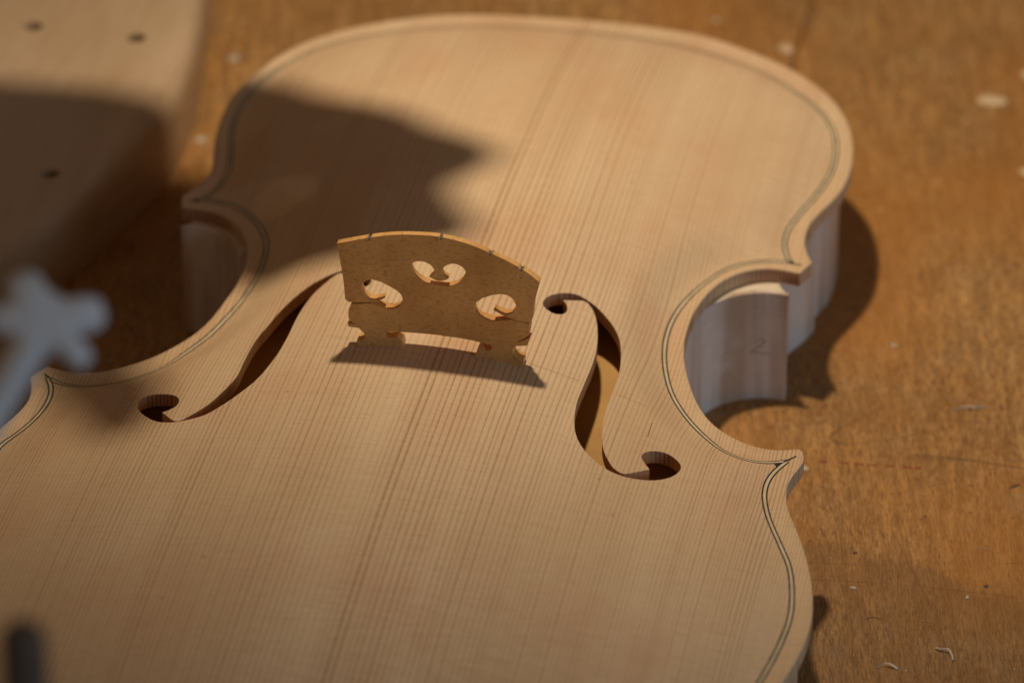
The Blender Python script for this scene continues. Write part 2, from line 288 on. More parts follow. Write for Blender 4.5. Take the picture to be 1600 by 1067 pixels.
def mat_bench():
    t = NT('bench_wood')
    st = t.noise(t.rvec(-.19, (1900, 170, 1000)), 1, 5, .7, dist=.15); st2 = t.noise(t.rvec(-.19, (420, 40, 300), loc=(5, 2, 0)), 1, 4, .65)
    bl = t.noise(t.vec((17, 13, 10)), 1, 4, .6, dist=.5); bl2 = t.noise(t.vec((70, 52, 10), loc=(1, 6, 2)), 1, 3, .6)
    cr = t.noise(t.rvec(-.1, (260, 1300, 100), loc=(2, 2, 2)), 1, 4, .68)
    col = t.mix(t.ramp(bl, .32, .7), (.60, .33, .11), (.43, .215, .06))
    col = t.mix(t.ramp(bl2, .42, .72, 0, .5), col, (.54, .36, .17))
    col = t.mix(t.ramp(st2, .40, .66, .55, 0), col, (.22, .115, .04))
    col = t.mix(t.ramp(st, .38, .54, .7, 0), col, (.16, .065, .02))
    col = t.mix(t.ramp(st, .58, .78, 0, .45), col, (.62, .40, .20))
    col = t.mix(t.ramp(cr, .52, .7, 0, .45), col, (.22, .10, .04))
    # open pores and torn fibre: short dark dashes, pale scuffs
    po = t.noise(t.rvec(-.19, (2600, 330, 900), loc=(3, 8, 1)), 1, 3, .6)
    col = t.mix(t.ramp(po, .55, .68, 0, .75), col, (.10, .04, .015))
    col = t.mix(t.ramp(po, .44, .32, 0, .5), col, (.70, .46, .22))
    wv = t.noise(t.vec((260, 75, 100), rot=(0, 0, .5), loc=(4, 4, 4)), 1, 4, .7)
    col = t.mix(t.ramp(wv, .55, .75, 0, .5), col, (.20, .095, .035))
    col = t.mix(t.ramp(wv, .42, .25, 0, .45), col, (.66, .42, .19))
    og = t.noise(t.vec((9, 7, 5), loc=(2, 5, 0)), 1, 2)
    col = t.mix(t.ramp(og, .45, .65, 0, .55), col, (.44, .18, .035))
    gy = t.noise(t.vec((40, 30, 10), loc=(9, 3, 2)), 1, 4, .7); col = t.mix(t.ramp(gy, .58, .8, 0, .45), col, (.33, .26, .20))
    sp = t.node('ShaderNodeTexVoronoi', feature='F1'); t.l.new(t.vec((140, 100, 100)), sp.inputs['Vector']); sp.inputs['Scale'].default_value = 1
    col = t.mix(t.math('MULTIPLY', t.ramp(sp.outputs['Distance'], .09, .03), .55), col, (.07, .035, .02))
    # shadow of an unknown caster, painted into the bench colour at near right
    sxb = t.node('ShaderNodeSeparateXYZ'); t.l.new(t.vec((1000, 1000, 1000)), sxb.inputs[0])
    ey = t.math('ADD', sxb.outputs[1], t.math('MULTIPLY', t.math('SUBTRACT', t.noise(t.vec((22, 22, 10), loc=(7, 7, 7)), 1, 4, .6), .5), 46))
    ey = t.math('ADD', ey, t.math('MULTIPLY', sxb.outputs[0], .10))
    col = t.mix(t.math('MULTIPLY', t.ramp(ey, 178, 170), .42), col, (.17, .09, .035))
    # thin wandering scratches
    for k, (rz, sc, lo) in enumerate(((.9, 14, .496), (-.35, 11, .497), (1.5, 17, .4965))):
        q = t.noise(t.rvec(rz, (sc*2.6, sc*.35, 5), loc=(k*3.1, k, 0)), 1, 0, .4)
        ln = t.ramp(t.math('ABSOLUTE', t.math('SUBTRACT', q, .5)), .0030, .0008)
        gate = t.ramp(t.noise(t.vec((30, 30, 30), loc=(k, 7, 1)), 1, 1), .52, .6)
        col = t.mix(t.math('MULTIPLY', t.math('MULTIPLY', ln, gate), .6), col, (.12, .055, .025))
    h = t.math('ADD', t.math('MULTIPLY', st, 1.), t.math('MULTIPLY', cr, .5)); t.bump(h, .55, .00035)
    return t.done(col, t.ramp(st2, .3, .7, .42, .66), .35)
def mat_plain(name, col, rough=.5, metal=0, var=.12, sc=200):
    t = NT(name); n = t.noise(t.vec((sc, sc, sc)), 1, 3)
    c = t.mix(t.ramp(n, .3, .7), tuple(v*(1-var) for v in col), tuple(min(1, v*(1+var)) for v in col))
    t.b.inputs['Metallic'].default_value = metal; return t.done(c, rough, .4)
def mat_board():
    t = NT('mould_wood'); n = t.noise(t.vec((30, 10, 30)), 1, 4, .6); s_ = t.noise(t.vec((420, 40, 300)), 1, 3)
    c = t.mix(t.ramp(n, .35, .7), (.58, .43, .29), (.50, .36, .22)); c = t.mix(t.ramp(s_, .4, .7, 0, .25), c, (.40, .22, .10)); return t.done(c, .42, .4)
M = dict(spruce=mat_spruce(), cut=mat_spruce(True), rib=mat_maple('rib_maple', (.76, .70, .63), (.52, .38, .27), (.82, .78, .73)), block=mat_maple('block_willow', (.80, .70, .55), (.74, .62, .46), (.7, .56, .4), .5),
         bridge=mat_bridge(), bench=mat_bench(), black=mat_plain('black_fibre', (.012, .014, .020), .6), white=mat_plain('pale_poplar', (.66, .55, .36), .55),
         graphite=mat_plain('graphite', (.11, .12, .13), .4, .3), pencil=mat_plain('pencil_line', (.16, .11, .075), .7), board=mat_board(), mould=mat_maple('mould_amber', (.60, .36, .13), (.50, .28, .09), (.56, .33, .13), .3),
         grey=mat_plain('cast_grey_metal', (.76, .80, .82), .6, 0, .06, 60), dark=mat_plain('blackened_steel', (.12, .095, .07), .9, 0), red=mat_plain('red_pencil', (.27, .04, .015), .7),
         chip=mat_plain('pale_wood_chip', (.66, .50, .32), .7, 0, .15, 700), dust=mat_plain('pale_dust', (.52, .45, .37), .8), speck=mat_plain('dark_speck', (.11, .06, .035), .7), ply=mat_plain('birch_ply', (.5, .36, .2), .6))

# ------------------------------------------------------------------ workbench
SEAM = 53.4
bench = empty('workbench', (0, 0, 0)); tag(bench, kind='structure')
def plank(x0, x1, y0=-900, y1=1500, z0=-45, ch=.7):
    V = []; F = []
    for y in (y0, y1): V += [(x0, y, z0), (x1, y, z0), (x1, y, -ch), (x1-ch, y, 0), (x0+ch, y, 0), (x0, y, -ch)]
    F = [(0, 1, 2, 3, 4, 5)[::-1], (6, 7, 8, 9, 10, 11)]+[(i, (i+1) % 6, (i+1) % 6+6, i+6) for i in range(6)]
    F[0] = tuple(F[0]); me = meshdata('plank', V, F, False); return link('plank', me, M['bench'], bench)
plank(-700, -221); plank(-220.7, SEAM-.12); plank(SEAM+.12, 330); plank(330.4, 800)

# ------------------------------------------------------------------ violin body
body = empty('unfinished_violin', (0, 177, 0))
tag(body, 'unvarnished violin body with a loose spruce front on open maple ribs, lying on the workbench', 'violin')
OUT = np.vstack([catmull(smooth(catmull(s, 3.0), 2), 1.3) for s in (UPPER, CRIGHT, LOWER, CLEFT)])
keep = [0]
for i in range(1, len(OUT)):
    if np.linalg.norm(OUT[i]-OUT[keep[-1]]) > .35: keep.append(i)
if np.linalg.norm(OUT[keep[-1]]-OUT[0]) < .35: keep.pop()
OUT = ccw(OUT[keep]); arch = Arch(OUT)
def f_loop(P, nib1, nib2):
    P = np.array(P); n = len(P); a = catmull([P[i % n] for i in range(nib1, nib2+1)], .9); b = catmull([P[i % n] for i in range(nib2, nib1+n+1)], .9)
    return ccw(np.vstack([a[:-1], b[:-1]]))
FRL = f_loop(F_RIGHT, 22, 50)
# left: nibs are the two mitred wing tips
FLP = np.array(F_LEFT); nu = 20+8+6
FLL = f_loop(F_LEFT, 8, nu)
inner = offset_loop(OUT, .45)                       # edge rounding ring
PURF = {}
def purf(path, hw, closed=False):
    P = catmull(path, 1.2); P = smooth(P, 6); t = np.gradient(P, axis=0); t /= np.linalg.norm(t, axis=1)[:, None]; n = np.stack([-t[:, 1], t[:, 0]], 1); return P, n
purfs = [purf(p, 0) for p in (PU, PCR, PCL)]
# lower purfling: traced at both corners, the unseen rest follows the edge
low_edge = offset_loop(OUT, 4.6)
a = np.array(PLR[-1]); b = np.array(PLL[-1])
m = [p for p in low_edge if p[1] < 60 or (p[0] < 0 and p[1] < b[1]-4) or False]
m = [p for p in m if p[1] < a[1]-4 or p[0] < 0]
m = sorted(m, key=lambda p: math.atan2(p[1]-90, p[0]) if False else -math.atan2(-(p[0]), -(p[1]-130)))
m = sorted(m, key=lambda p: math.atan2(p[0], 130-p[1]), reverse=True)[::3]
purfs.append(purf(list(PLR)+[tuple(p) for p in m]+[tuple(q) for q in PLL[::-1]], 0))
extra = []
for P, n in purfs:
    for o in (-.62, 0, .62): extra.append(P[::1]+n[::1]*o)
purf_pts = np.vstack(extra); purf_pts = purf_pts[pdist(purf_pts, OUT) > .8]
g = grid_pts(OUT, 1.9, 1.0)
cellset = {}
for q in purf_pts: cellset.setdefault((int(q[0]//2), int(q[1]//2)), []).append(q)
def near(p, r):
    i, j = int(p[0]//2), int(p[1]//2)
    for a_ in (-1, 0, 1):
        for b_ in (-1, 0, 1):
            for q in cellset.get((i+a_, j+b_), ()):
                if (q[0]-p[0])**2+(q[1]-p[1])**2 < r*r: return True
    return False
g = np.array([p for p in g if not near(p, 1.15)])
for L in (FRL, FLL): g = g[(pdist(g, L) > .8) & ~inside(g, L)]; purf_pts = purf_pts[~inside(purf_pts, L)]
P2, F2 = cdt([inner, FRL, FLL], np.vstack([g, purf_pts]))
zt = arch(P2); dP = pdist(P2, OUT)
zin = 31.02+np.maximum(zt-3.3-31.02, 0)*sstep(dP, 7, 14)
zb = np.minimum(zin, zt-2.2)
nP = len(P2)
V = [(x, y, z) for (x, y), z in zip(P2, zt)]+[(x, y, z) for (x, y), z in zip(P2, zb)]
F = [tuple(f) for f in F2]+[tuple(int(i)+nP for i in f[::-1]) for f in F2]
bd = boundary(F2.tolist()); inn_set = set(); nplain = len(F)
ii = near_ids(P2, inner)
inn_set = set(i for i in ii if i is not None)
for a_, b_ in bd:
    if a_ in inn_set and b_ in inn_set: continue
    F.append((b_, a_, a_+nP, b_+nP))
ncut = len(F)
# outer edge: rounded top arris, upright face, small lower arris
nO = len(OUT); base = len(V); mid = offset_loop(OUT, .13)
for (x, y), (mx_, my_) in zip(OUT, mid): V += [(mx_, my_, 34.88), (x, y, 34.55), (x, y, 31.25), (mx_, my_, 31.04)]
for i in range(nO):
    j = (i+1) % nO; A0 = base+4*i; B0 = base+4*j
    if ii[i] is None or ii[j] is None: continue
    F.append((ii[i], A0, B0, ii[j]))
    for k in range(3): F.append((A0+k, A0+k+1, B0+k+1, B0+k))
    F.append((A0+3, ii[i]+nP, ii[j]+nP, B0+3))
top = link('top_plate', meshdata('top_plate', V, F, True, 38, [1 if nplain <= i < ncut else 0 for i in range(len(F))]), [M['spruce'], M['cut']], body)
tag(top, 'bare spruce front with two f-shaped soundholes')
# purfling inlay
def strip(P, n, offs, mats, dz, zof=None):
    V = []; F = []; idx = []
    for k, o in enumerate(offs):
        q = P+n*o; z = arch(q)+dz; V += [(x, y, zz) for (x, y), zz in zip(q, z)]
    L = len(P)
    for k in range(len(offs)-1):
        for i in range(L-1): F.append((k*L+i, k*L+i+1, (k+1)*L+i+1, (k+1)*L+i)); idx.append(mats[k])
    # outward skirt so that the strip has a body
    me = meshdata('purfling', V, F, True, 80, idx); return me
for P, n in purfs:
    me = strip(P, n, (-.70, -.33, .33, .70), (0, 1, 0), .075)
    bm = bmesh.new(); bm.from_mesh(me); bmesh.ops.recalc_face_normals(bm, faces=bm.faces)
    if sum(f.normal.z for f in bm.faces) < 0: bmesh.ops.reverse_faces(bm, faces=bm.faces)
    bm.to_mesh(me); bm.free()
    link('purfling', me, [M['black'], M['white']], top)
for s_ in STINGS:
    P = catmull(s_, 1.); t_ = np.gradient(P, axis=0); t_ /= np.linalg.norm(t_, axis=1)[:, None]; n = np.stack([-t_[:, 1], t_[:, 0]], 1)
    wd_ = np.linspace(.38, .12, len(P)); V = []; F = []
    for sgn in (1, -1):
        q = P+n*(wd_*sgn)[:, None]; V += [(x, y, zz) for (x, y), zz in zip(q, arch(q)+.14)]
    L = len(P); F = [(i, i+1, L+i+1, L+i)[::-1] for i in range(L-1)]
    link('purfling_point', meshdata('purfling_point', V, F, False), M['black'], top)
G_ = np.array([(85.5, 146.4), (87.0, 146.7), (86.3, 144.7)])
link('purfling_point', meshdata('purfling_point', [(x, y, float(z)+.12) for (x, y), z in zip(G_, arch(G_))], [(0, 2, 1)], False), M['black'], top)
def mark(name, path, wdt, mat, parent, zf, lift=.05, label=None):
    P = catmull(path, 1.); t_ = np.gradient(P, axis=0); t_ /= np.linalg.norm(t_, axis=1)[:, None]+1e-9; n = np.stack([-t_[:, 1], t_[:, 0]], 1); V = []
    for sgn in (1, -1):
        q = P+n*wdt/2*sgn; z = zf(q); V += [(x, y, zz) for (x, y), zz in zip(q, z+lift)]
    L = len(P); o = link(name, meshdata(name, V, [(i, i+1, L+i+1, L+i)[::-1] for i in range(L-1)], False), mat, parent)
    return o
M['faint'] = mat_plain('faint_pencil', (.50, .35, .22), .7)
mark('pencil_line', [(24.5, 158.5), (34.2, 157.4), (37.2, 157.1)], .12, M['faint'], top, arch)
mark('pencil_line', [(56.3, 141.2), (56.0, 148.5)], .13, M['pencil'], top, arch)
mark('pencil_line', [(46.6, 156.6), (50, 156.3), (53.5, 156)], .12, M['faint'], top, arch)

# ribs
def inset_run(seg, d, y0, y1=None):
    q = catmull(seg, 3.)
    t_ = np.gradient(q, axis=0); t_ /= np.linalg.norm(t_, axis=1)[:, None]; n = np.stack([t_[:, 1], -t_[:, 0]], 1)
    q = q+n*d; return q
upi = inset_run(UPPER, 3.0, 265); mask = (upi[:, 1] > 268)
up_path = [(-76.6, 236.6), (-75, 240), (-73.8, 246), (-74, 253), (-76, 261)]+[tuple(p) for p in upi[mask][::3]]+[(79.4, 264), (77.5, 258), (74.7, 251.5), (72.9, 245), (72.7, 239), (73.5, 234.8)]
if upi[mask][0][0] > 0: raise SystemExit('upper order')
lowi = inset_run(LOWER, 3.0, 0)
lowm = [tuple(p) for p in lowi if p[1] < 128][::3]
low_path = [(85.6, 147.6), (84.4, 144), (83.8, 140), (84.2, 135)]+lowm+[(-89.5, 134), (-89.2, 140), (-90, 144), (-91.6, 147.5)]
cr_path = [(76.9, 229.0), (74.6, 229.3), (72, 229.3), (68.6, 228.5), (64.2, 226.3), (60, 222.2), (56.9, 216), (54.6, 208), (53.4, 198), (54.4, 188), (57, 178), (61, 168), (66.5, 158.5), (73, 151.5), (79.5, 148.2), (85.4, 148.0)]
cl_path = [(-79.3, 232.2), (-76.5, 233.0), (-73, 232.7), (-69, 230.6), (-65, 227), (-61, 221.5), (-57.5, 214), (-55.5, 206), (-54.7, 198), (-55.8, 188), (-58.5, 178), (-63, 168), (-70, 159), (-77.5, 151.6), (-84.5, 147.6), (-91.4, 147.2)]
def rib(path, side, zt=31.0):
    P = catmull(path, 1.5); t_ = np.gradient(P, axis=0); t_ /= np.linalg.norm(t_, axis=1)[:, None]; n = np.stack([-t_[:, 1], t_[:, 0]], 1)*side
    Q = P+n*1.15; V = []; c = .12; L = len(P)
    rows = [(P, 0.0), (P, zt-c), (P+n*c, zt), (Q-n*c, zt), (Q, zt-c), (Q, 0.0)]
    for q, z in rows: V += [(x, y, z) for x, y in q]
    F = []
    for k in range(6):
        k2 = (k+1) % 6
        for i in range(L-1): F.append((k*L+i, k*L+i+1, k2*L+i+1, k2*L+i))
    F.append(tuple(k*L for k in range(6))); F.append(tuple(k*L+L-1 for k in range(6))[::-1])
    me = meshdata('rib', V, F, True, 40); bm = bmesh.new(); bm.from_mesh(me); bmesh.ops.recalc_face_normals(bm, faces=bm.faces); bm.to_mesh(me); bm.free()
    return link('rib', me, M['rib'], body)
rib(up_path, -1); rib(low_path, -1); crib = rib(cr_path, -1); rib(cl_path, 1)
def prism(name, loop, z0, z1, mat, parent=None):
    L = ccw(loop); P, F_ = cdt([L], np.zeros((0, 2)).tolist()); n = len(P)
    V = [(x, y, z1) for x, y in P]+[(x, y, z0) for x, y in P]
    F = [tuple(f) for f in F_.tolist()]+[tuple(i+n for i in f[::-1]) for f in F_.tolist()]
    for a_, b_ in boundary(F_.tolist()): F.append((b_, a_, a_+n, b_+n))
    return link(name, meshdata(name, V, F, False), mat, parent)
prism('corner_block', [(76.75, 229.35), (75.2, 230.4), (72, 230.5), (68.3, 229.8), (63.4, 227.4), (59.3, 223.2), (56.6, 218.9), (58, 236), (66, 247.5), (71.4, 245.5), (71.4, 239), (72.3, 234.9), (73.5, 234.9), (75.0, 231.7)], .3, 30.97, M['block'], body)
prism('corner_block', [(-79.1, 232.6), (-76.4, 234.0), (-72.7, 233.9), (-68.3, 231.7), (-64.2, 228.0), (-60, 222.4), (-60, 236), (-68, 247), (-72.5, 246), (-73.7, 240), (-75.5, 236.7), (-76.7, 236.6)], .3, 30.97, M['block'], body)
prism('corner_block', [(84, 146.6), (80, 146.6), (72.6, 150.3), (65.6, 157.5), (62.5, 163), (63, 145), (76, 133), (82.8, 135), (82.4, 140), (83, 143.9)], .3, 30.85, M['block'], body)
prism('corner_block', [(-89.5, 146), (-84.5, 146.3), (-77, 150.3), (-69.2, 157.9), (-65, 163), (-66, 145), (-80, 133), (-88, 134), (-87.9, 140), (-88.7, 144)], .3, 30.85, M['block'], body)
for (cx, cy, s_) in ((0, 344, 1), (-.7, 11, 1)):
    prism('end_block', [(cx-25, cy-6), (cx+25, cy-6), (cx+24, cy+4), (cx-24, cy+4)], .3, 30.85, M['block'], body)
# building mould still inside the ribs, its top level with them
mo = offset_loop(OUT, 7.0); mo = mo[inside(mo, OUT) & (pdist(mo, OUT) > 6.5)][::4]
mo = ccw([p for p in mo if not (abs(abs(p[0])-76) < 14 and (abs(p[1]-238) < 14 or abs(p[1]-148) < 15))])
mould = prism('building_mould', mo, 12, 30.9, M['mould'], body)
# pencilled 2 on the right waist rib, written across its outer face
CRP = catmull(cr_path, .5)
def rib_pt(x, z, out=.05):
    seg = [(i, p) for i, p in enumerate(CRP) if p[1] > 200]
    i = min(seg, key=lambda q: abs(q[1][0]-x))[0]; p = CRP[i]; t_ = CRP[min(i+1, len(CRP)-1)]-CRP[i-1]; t_ /= np.linalg.norm(t_)
    n = np.array([t_[1], -t_[0]]);
    if n[1] > 0: n = -n
    return np.array([p[0]+(x-p[0])*1.0+n[0]*out, p[1]+n[1]*out, z])
def stroke(pts, wdt):
    Q = catmull(pts, .25); t_ = np.gradient(Q, axis=0); t_ /= np.linalg.norm(t_, axis=1)[:, None]; n = np.stack([-t_[:, 1], t_[:, 0]], 1); V = []
    for sgn in (1, -1): V += [rib_pt(x, 13.2+(z-9.9)*.64) for x, z in Q+n*wdt/2*sgn]
    L = len(Q); return V, [(i, i+1, L+i+1, L+i) for i in range(L-1)]
V, F = stroke([(68.9, 15.4), (69.6, 16.3), (70.8, 16.5), (71.3, 15.6), (70.7, 14.0), (69.2, 12.0), (68.1, 10.7)], .32)
V2, F3 = stroke([(68.1, 10.7), (69.5, 10.4), (71.6, 10.0), (73.1, 9.9)], .32)
F += [tuple(i+len(V) for i in f) for f in F3]; V += V2
num = link('pencil_numeral', meshdata('pencil_numeral', V, F, False), mat_plain('soft_pencil', (.27, .22, .19), .7), crib); tag(num, 'numeral 2 written in pencil')

# ------------------------------------------------------------------ bridge
BY = 156.0
loop = list(B_TOP)
# four string notches cut in the crown
tp = catmull(B_TOP, .4); nx = [-13.35, 3.9, 15.6, 23.1]
tl = []
for p in tp:
    if all(abs(p[0]-x) > .55 for x in nx): tl.append((p[0], p[1]))
for x in nx:
    zc = np.interp(x, tp[:, 0], tp[:, 1]); tl += [(x-.42, zc+.05), (x-.18, zc-.75), (x+.18, zc-.75), (x+.42, zc+.05)]
tl = sorted(tl)
footz = lambda x: float(arch([(x, BY+1)])[0])+.02
def snap(P):
    o = []
    for x, z in P:
        if z < 50.75 and (x > 10 or x < -5) and z < footz(x)+1.15 and not (12.0 <= x <= 12.3 and z > 50.2) and not (x < -16.5 and z > 50.1): z = footz(x)
        o.append((x, z))
    return o
rs = snap(B_RS); ls = snap(B_LS)
bl = np.array(tl+[tuple(p) for p in rs]+[tuple(p) for p in ls])
k2 = [0]
for i in range(1, len(bl)):
    if np.linalg.norm(bl[i]-bl[k2[-1]]) > .12: k2.append(i)
bl = ccw(bl[k2]); heart = ccw(catmull(B_HEART+[B_HEART[0]], .6)[:-1])
Pb, Fb = cdt([bl, heart], grid_pts(bl, 1.6, .7).tolist()); n = len(Pb)
def by(z): return BY+np.interp(z, [49, 82], [3.5, 1.55])
def chamf(L, d, sgn): return offset_loop(L, d*sgn)
Vb = [(x, BY+.0, z) for x, z in Pb]+[(x, float(by(z)), z) for x, z in Pb]
Fq = [tuple(f) for f in Fb.tolist()]+[tuple(i+n for i in f[::-1]) for f in Fb.tolist()]
for a_, b_ in boundary(Fb.tolist()): Fq.append((b_, a_, a_+n, b_+n))
me = meshdata('bridge', Vb, Fq, True, 30)
bm = bmesh.new(); bm.from_mesh(me); bmesh.ops.recalc_face_normals(bm, faces=bm.faces); bm.to_mesh(me); bm.free()
bridge = empty('violin_bridge', (3.3, BY+2, 49)); tag(bridge, 'small uncut maple bridge with heart and kidney cutouts, standing upright between the soundholes', 'bridge')
bp = link('bridge_plate', me, M['bridge'], bridge)
bv = bp.modifiers.new('arris', 'BEVEL'); bv.width = .00016; bv.segments = 1; bv.limit_method = 'ANGLE'; bv.angle_limit = math.radians(60)
for x in nx:
    zc = float(np.interp(x, tp[:, 0], tp[:, 1])); y1 = float(by(zc))
    V = [(x-.2, BY+.1, zc-.74), (x+.2, BY+.1, zc-.74), (x+.2, y1-.1, zc-.74), (x-.2, y1-.1, zc-.74), (x-.33, BY+.1, zc-.36), (x+.33, BY+.1, zc-.36), (x+.33, y1-.1, zc-.36), (x-.33, y1-.1, zc-.36)]
    link('string_notch', meshdata('string_notch', V, [(3, 2, 1, 0), (4, 5, 6, 7), (0, 1, 5, 4), (1, 2, 6, 5), (2, 3, 7, 6), (3, 0, 4, 7)], False), M['graphite'], bridge)

# ------------------------------------------------------------------ wooden mould at the left
mb = [(-150, 455), (-124, 434), (-115.5, 408), (-111.5, 390), (-108.4, 372.6), (-104.6, 350.0), (-102.2, 328.2), (-102.4, 310.3), (-104.8, 294), (-110.1, 272.1), (-116.3, 250), (-124, 231), (-134, 213), (-150, 196), (-175, 180), (-210, 172)]
mb = mb+[(-250, 175), (-285, 190), (-305, 220), (-312, 260), (-306, 310), (-290, 360), (-262, 410), (-225, 448), (-185, 462)]
ML = ccw(catmull(mb+[mb[0]], 3.)[:-1]); mz = 22.
rings = [(0, 0), (0, mz-7), (-.5, mz-4.2), (-1.6, mz-2), (-3.2, mz-.7), (-5.2, mz-.1), (-7.5, mz)]
def circ(c, r, k=20): return [(c[0]+r*math.cos(2*math.pi*i/k), c[1]+r*math.sin(2*math.pi*i/k)) for i in range(k)]
holes = [circ(c, 2.6) for c in ((-150.3, 346.3), (-120.7, 345.3), (-124.1, 267.9), (-196, 300), (-230, 370))]+[circ((-109.4+2, 314.7), 1.0)]
top_in = offset_loop(ML, 7.5)
Pm, Fm = cdt([top_in]+holes, grid_pts(top_in, 9, 4).tolist()); n = len(Pm)
V = [(x, y, mz+.0*x) for x, y in Pm]; F = [tuple(f) for f in Fm.tolist()]
tid = near_ids(Pm, top_in); prev = None; L = len(ML)
ids = []
for d_, z in rings[:-1]:
    q = offset_loop(ML, -d_) if d_ else ML; b0 = len(V); V += [(x, y, z) for x, y in q]; ids.append([b0+i for i in range(L)])
ids.append(tid)
for r_ in range(len(ids)-1):
    for i in range(L): F.append((ids[r_][i], ids[r_][(i+1) % L], ids[r_+1][(i+1) % L], ids[r_+1][i]))
F.append(tuple(ids[0][::-1]))
for hl in holes:
    hi = near_ids(Pm, hl); b0 = len(V); V += [(x, y, 4) for x, y in hl]; k = len(hl)
    for i in range(k): F.append((hi[(i+1) % k], hi[i], b0+i, b0+(i+1) % k))
    F.append(tuple(b0+i for i in range(k)))
me = meshdata('mould_board', V, F, True, 40); bm = bmesh.new(); bm.from_mesh(me); bmesh.ops.recalc_face_normals(bm, faces=bm.faces); bm.to_mesh(me); bm.free()
tag(link('mould_board', me, M['board']), 'thick rounded pale wooden board with small drilled holes, lying left of the violin', 'wooden board')

# ------------------------------------------------------------------ grey star knob on its stem, close to the lens
def ray(px, py, dist): return CAM+dist*(DIRV+(px-800)/FPX*r2-(py-533.5)/FPX*u2)
kn = ray(63, 505, 915)
knob = empty('star_knob', tuple(kn)); tag(knob, 'out-of-focus grey metal star knob with rounded lobes, above the left edge of the violin', 'knob')
R3 = Matrix((r2, u2, -DIRV)).transposed()
R3 = R3 @ Matrix.Rotation(math.radians(-14), 3, 'X') @ Matrix.Rotation(math.radians(8), 3, 'Y')
def lobed(k):
    th = 2*math.pi*k/150; r_ = 6.1
    for a0, ln, wd in ((115, 10.0, 27), (13, 11.7, 23), (-40, 11.3, 17), (178, 10.4, 22), (-118, 9.6, 22)):
        dlt = (math.degrees(th)-a0+180) % 360-180; r_ = max(r_, 6.1+(ln-6.1)*math.exp(-(dlt/wd)**4))
    return th, r_
V = []; F = []; prof = [(0, -3.2), (.62, -3.2), (.86, -2.7), (.97, -1.6), (1, 0), (.97, 1.6), (.86, 2.7), (.62, 3.2), (0, 3.2)]
for s_, z in prof[1:-1]:
    for k in range(150):
        th, r_ = lobed(k); v = Vector((s_*r_*math.cos(th), s_*r_*math.sin(th), z)); V.append(tuple(R3@v+kn))
for j in range(len(prof)-3):
    for k in range(150): F.append((j*150+k, j*150+(k+1) % 150, (j+1)*150+(k+1) % 150, (j+1)*150+k))
F.append(tuple(range(150))[::-1]); F.append(tuple(6*150+k for k in range(150)))
link('knob_head', meshdata('knob_head', V, F, True, 60), M['grey'], knob)
def tube(name, pts, rad, mat, parent=None, k=20, cap=True, label=None):
    P = [Vector(p) for p in pts]; V = []; F = []
    for i, p in enumerate(P):
        t_ = (P[min(i+1, len(P)-1)]-P[max(i-1, 0)]).normalized(); a_ = t_.orthogonal().normalized()
        if i: a_ = (pa-pa.dot(t_)*t_).normalized()
        pa = a_; b_ = t_.cross(a_); r_ = rad[i] if isinstance(rad, (list, tuple)) else rad
        V += [tuple(p+r_*(math.cos(2*math.pi*j/k)*a_+math.sin(2*math.pi*j/k)*b_)) for j in range(k)]
    for i in range(len(P)-1):
        for j in range(k): F.append((i*k+j, i*k+(j+1) % k, (i+1)*k+(j+1) % k, (i+1)*k+j))
    F.append(tuple(range(k))[::-1]); F.append(tuple((len(P)-1)*k+j for j in range(k)))
    return link(name, meshdata(name, V, F, True, 50), mat, parent)
s0 = ray(45, 540, 902); s1 = ray(-20, 650, 902); s2 = ray(-110, 800, 905)
tube('knob_stem', [s0, s1, s2, (s2.x-14, s2.y-6, 90), (s2.x-16, s2.y-6, 0)], [3.4, 3.4, 3.4, 3.2, 3.2], M['grey'], knob)
# dark round-ended rod standing in front
p0 = ray(36, 1000, 850)
rod = tube('clamp_rod', [(p0.x, p0.y, 0), (p0.x, p0.y, p0.z), (p0.x, p0.y, p0.z+1.8), (p0.x, p0.y, p0.z+3.0), (p0.x, p0.y, p0.z+3.4)], [3.9, 3.9, 3.4, 2.1, .4], M['dark'])
tag(rod, 'dark blurred round-ended rod standing upright at the lower left', 'rod')

# ------------------------------------------------------------------ made-up blocker under the lamp, out of view, cut to the broad shadow's outline
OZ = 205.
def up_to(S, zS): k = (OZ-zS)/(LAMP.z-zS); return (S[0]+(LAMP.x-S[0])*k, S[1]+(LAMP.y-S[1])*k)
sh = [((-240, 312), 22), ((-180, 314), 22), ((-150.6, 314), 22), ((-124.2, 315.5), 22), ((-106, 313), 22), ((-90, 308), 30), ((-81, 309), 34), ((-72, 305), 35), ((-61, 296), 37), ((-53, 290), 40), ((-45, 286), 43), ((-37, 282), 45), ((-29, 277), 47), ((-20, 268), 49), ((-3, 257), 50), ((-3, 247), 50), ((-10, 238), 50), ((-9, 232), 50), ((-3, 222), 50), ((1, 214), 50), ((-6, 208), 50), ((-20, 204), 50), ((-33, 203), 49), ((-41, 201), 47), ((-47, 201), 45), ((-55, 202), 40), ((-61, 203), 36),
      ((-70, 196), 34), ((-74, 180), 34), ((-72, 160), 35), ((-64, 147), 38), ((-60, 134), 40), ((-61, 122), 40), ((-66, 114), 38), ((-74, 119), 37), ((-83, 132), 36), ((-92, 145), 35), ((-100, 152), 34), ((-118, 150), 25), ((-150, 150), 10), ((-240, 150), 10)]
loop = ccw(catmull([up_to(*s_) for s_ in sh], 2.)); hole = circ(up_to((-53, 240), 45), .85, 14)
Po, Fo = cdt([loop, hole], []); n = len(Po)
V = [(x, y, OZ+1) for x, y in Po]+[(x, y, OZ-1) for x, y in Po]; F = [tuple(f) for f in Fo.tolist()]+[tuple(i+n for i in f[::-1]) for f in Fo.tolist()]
for a_, b_ in boundary(Fo.tolist()): F.append((b_, a_, a_+n, b_+n))
